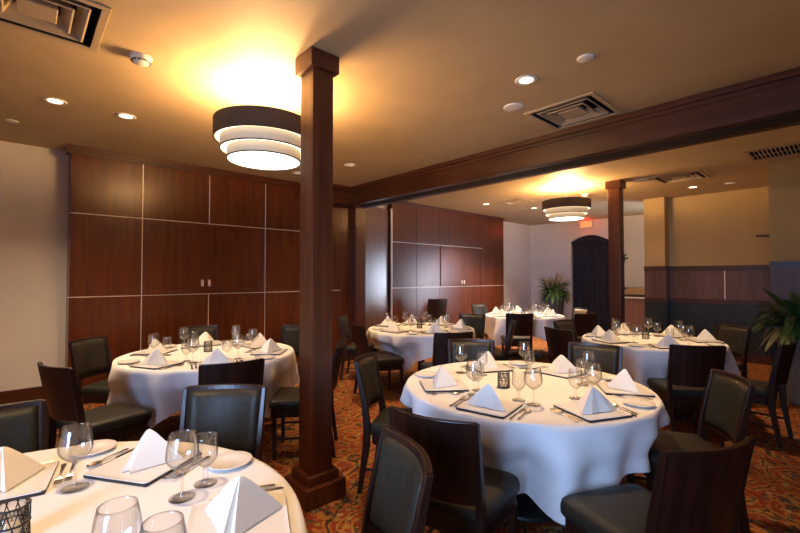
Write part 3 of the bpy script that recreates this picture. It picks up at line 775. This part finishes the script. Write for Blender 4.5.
for ang, pos, rr in ((63, 'left rear', .50), (144, 'left', .56), (194, 'front left', .62), (246, 'front right', .62), (303, 'right', .62), (358, 'right rear', .50)): setting(3, ang, pos, random.uniform(-.3, .3), rr)
fixed(vot, 2.40, 1.60, .042, 'black lattice candle holder in the centre of the big central table', 'candle holders')
for ang, pos, rr in ((76, 'rear', .58), (135, 'left rear', .54), (209, 'front left', .58), (257, 'front', .60), (320, 'front right', .56), (8, 'right rear', .52)): setting(2, ang, pos, random.uniform(-.4, .4), rr)
fixed(vot, 1.392, 4.311, .042, 'black lattice candle holder in the centre of the cabinet-wall table', 'candle holders')
for ang, pos, rr in ((105, 'left rear', .56), (182, 'front left', .52), (58, 'rear', .56), (244, 'front', .50), (10, 'right rear', .54), (315, 'right', .56)): setting(4, ang, pos, random.uniform(-.4, .4), rr)
fixed(vot, 4.25, 4.23, .042, 'black lattice candle holder in the centre of the middle table', 'candle holders')
for ang, pos, rr in ((108, 'left', .54), (165, 'front left', .54), (222, 'front', .54), (280, 'front right', .54), (336, 'right', .54), (45, 'rear', .54)): setting(5, ang, pos, random.uniform(-.4, .4), rr)
fixed(vot, 7.19, 4.34, .042, 'black lattice candle holder in the centre of the farthest table', 'candle holders')
for ang, pos, rr in ((105, 'left', .54), (152, 'front left', .54), (215, 'front', .52), (306, 'right', .56), (352, 'right rear', .54), (48, 'rear', .54)): setting(6, ang, pos, random.uniform(-.4, .4), rr)
fixed(vot, 5.50, 1.70, .042, 'black lattice candle holder in the centre of the right-hand table', 'candle holders')

for k, (x, y), r_, p, lb, gr in sorted(LATER, key=lambda q: (q[3] is bread)):
    q = nearest_free(x, y, r_, k, TB[k][2] - r_ - (.002 if k == 1 else .012))
    if q: place(p, *q, 0, lb, gr)
# ------------------------------------------------------------------ plants
def leaf_blade(m, base, az, length, rise, droop, width, n=8):
    d = Vector((cos(az), sin(az), 0)); side = Vector((-d.y, d.x, 0)); rows = []
    for i in range(n + 1):
        t = i / n
        p = Vector(base) + d * (length * (t * .9)) + Vector((0, 0, rise * t - droop * t * t))
        w_ = width * max(.04, sin(pi * min(1, .12 + .88 * t)) ** .8) * (1 if t < .98 else .1)
        rows.append([tuple(p - side * w_), tuple(p - Vector((0, 0, w_ * .35))), tuple(p + side * w_)])
    m.sheet(rows)
def plant(x, y, label, pot_m, pot_prof, leaves, fronds, sd, L0, pale):
    rnd = random.Random(sd); r = thing('potted_plant', label, 'plant', (x, y, 0)); H = pot_prof[-1][1]
    rim = pot_prof[-1][0]
    prof = [(.001, 0)] + pot_prof + [(rim - .02, H), (rim - .03, H - .06), (.001, H - .06)]
    MB().lathe(prof, 28).build('planter', pot_m, r, smooth=False, bevel=.003)
    MB().lathe([(.001, H - .05), (rim - .03, H - .05), (rim - .03, H - .058), (.001, H - .058)], 20).build('soil', 'soil', r)
    for nm, mt, cnt, seed in (('foliage', 'leaf', leaves, 1), ('pale_foliage', 'leaf_pale', pale, 2), ('dried_fronds', 'frond', fronds, 3)):
        if not cnt: continue
        m = MB()
        for i in range(cnt):
            az = rnd.uniform(0, 2 * pi); q = rnd.uniform(.55, 1.0)
            if nm == 'dried_fronds': leaf_blade(m, (rnd.uniform(-.05, .05), rnd.uniform(-.05, .05), H - .05), az, L0 * rnd.uniform(.5, 1.05), rnd.uniform(.55, 1.0), rnd.uniform(.1, .5), .025)
            else: leaf_blade(m, (rnd.uniform(-.06, .06), rnd.uniform(-.06, .06), H - .05), az, L0 * q, rnd.uniform(.4, .85), rnd.uniform(.3, .8), rnd.uniform(.03, .055) * L0 / .55)
        m.build(nm, mt, r, smooth=True)
plant(10.72, 5.55, 'bushy green plant with dried tan fronds in a dark pot left of the curtain', 'planter_dark', [(.19, 0), (.20, .02), (.27, .95), (.28, 1.0)], 130, 34, 4, .56, 26)
plant(6.84, .46, 'tall arching green plant in a tall grey planter at the right edge', 'planter', [(.13, 0), (.14, .02), (.23, .86), (.24, .90)], 90, 0, 9, .62, 40)

# ------------------------------------------------------------------ camera, world, view
cam = bpy.data.cameras.new('camera'); co = bpy.data.objects.new('camera', cam); COL.objects.link(co)
cam.sensor_width = 36; cam.lens = 417.9 / 800 * 36; cam.clip_start = .05
yaw, pit = R(47.53), R(1.38)
co.location = (0, 0, 1.5); co.rotation_euler = (R(90) + pit, 0, yaw - pi / 2)
SC.camera = co
wd = bpy.data.worlds.new('world'); SC.world = wd; wd.use_nodes = True
wd.node_tree.nodes['Background'].inputs[0].default_value = (.30, .36, .5, 1); wd.node_tree.nodes['Background'].inputs[1].default_value = .05
SC.view_settings.view_transform = 'Standard'; SC.view_settings.look = 'None'; SC.view_settings.gamma = 1; SC.view_settings.exposure = 0
SC.cycles.use_denoising = True
SC.cycles.transparent_max_bounces = 24; SC.cycles.max_bounces = 8
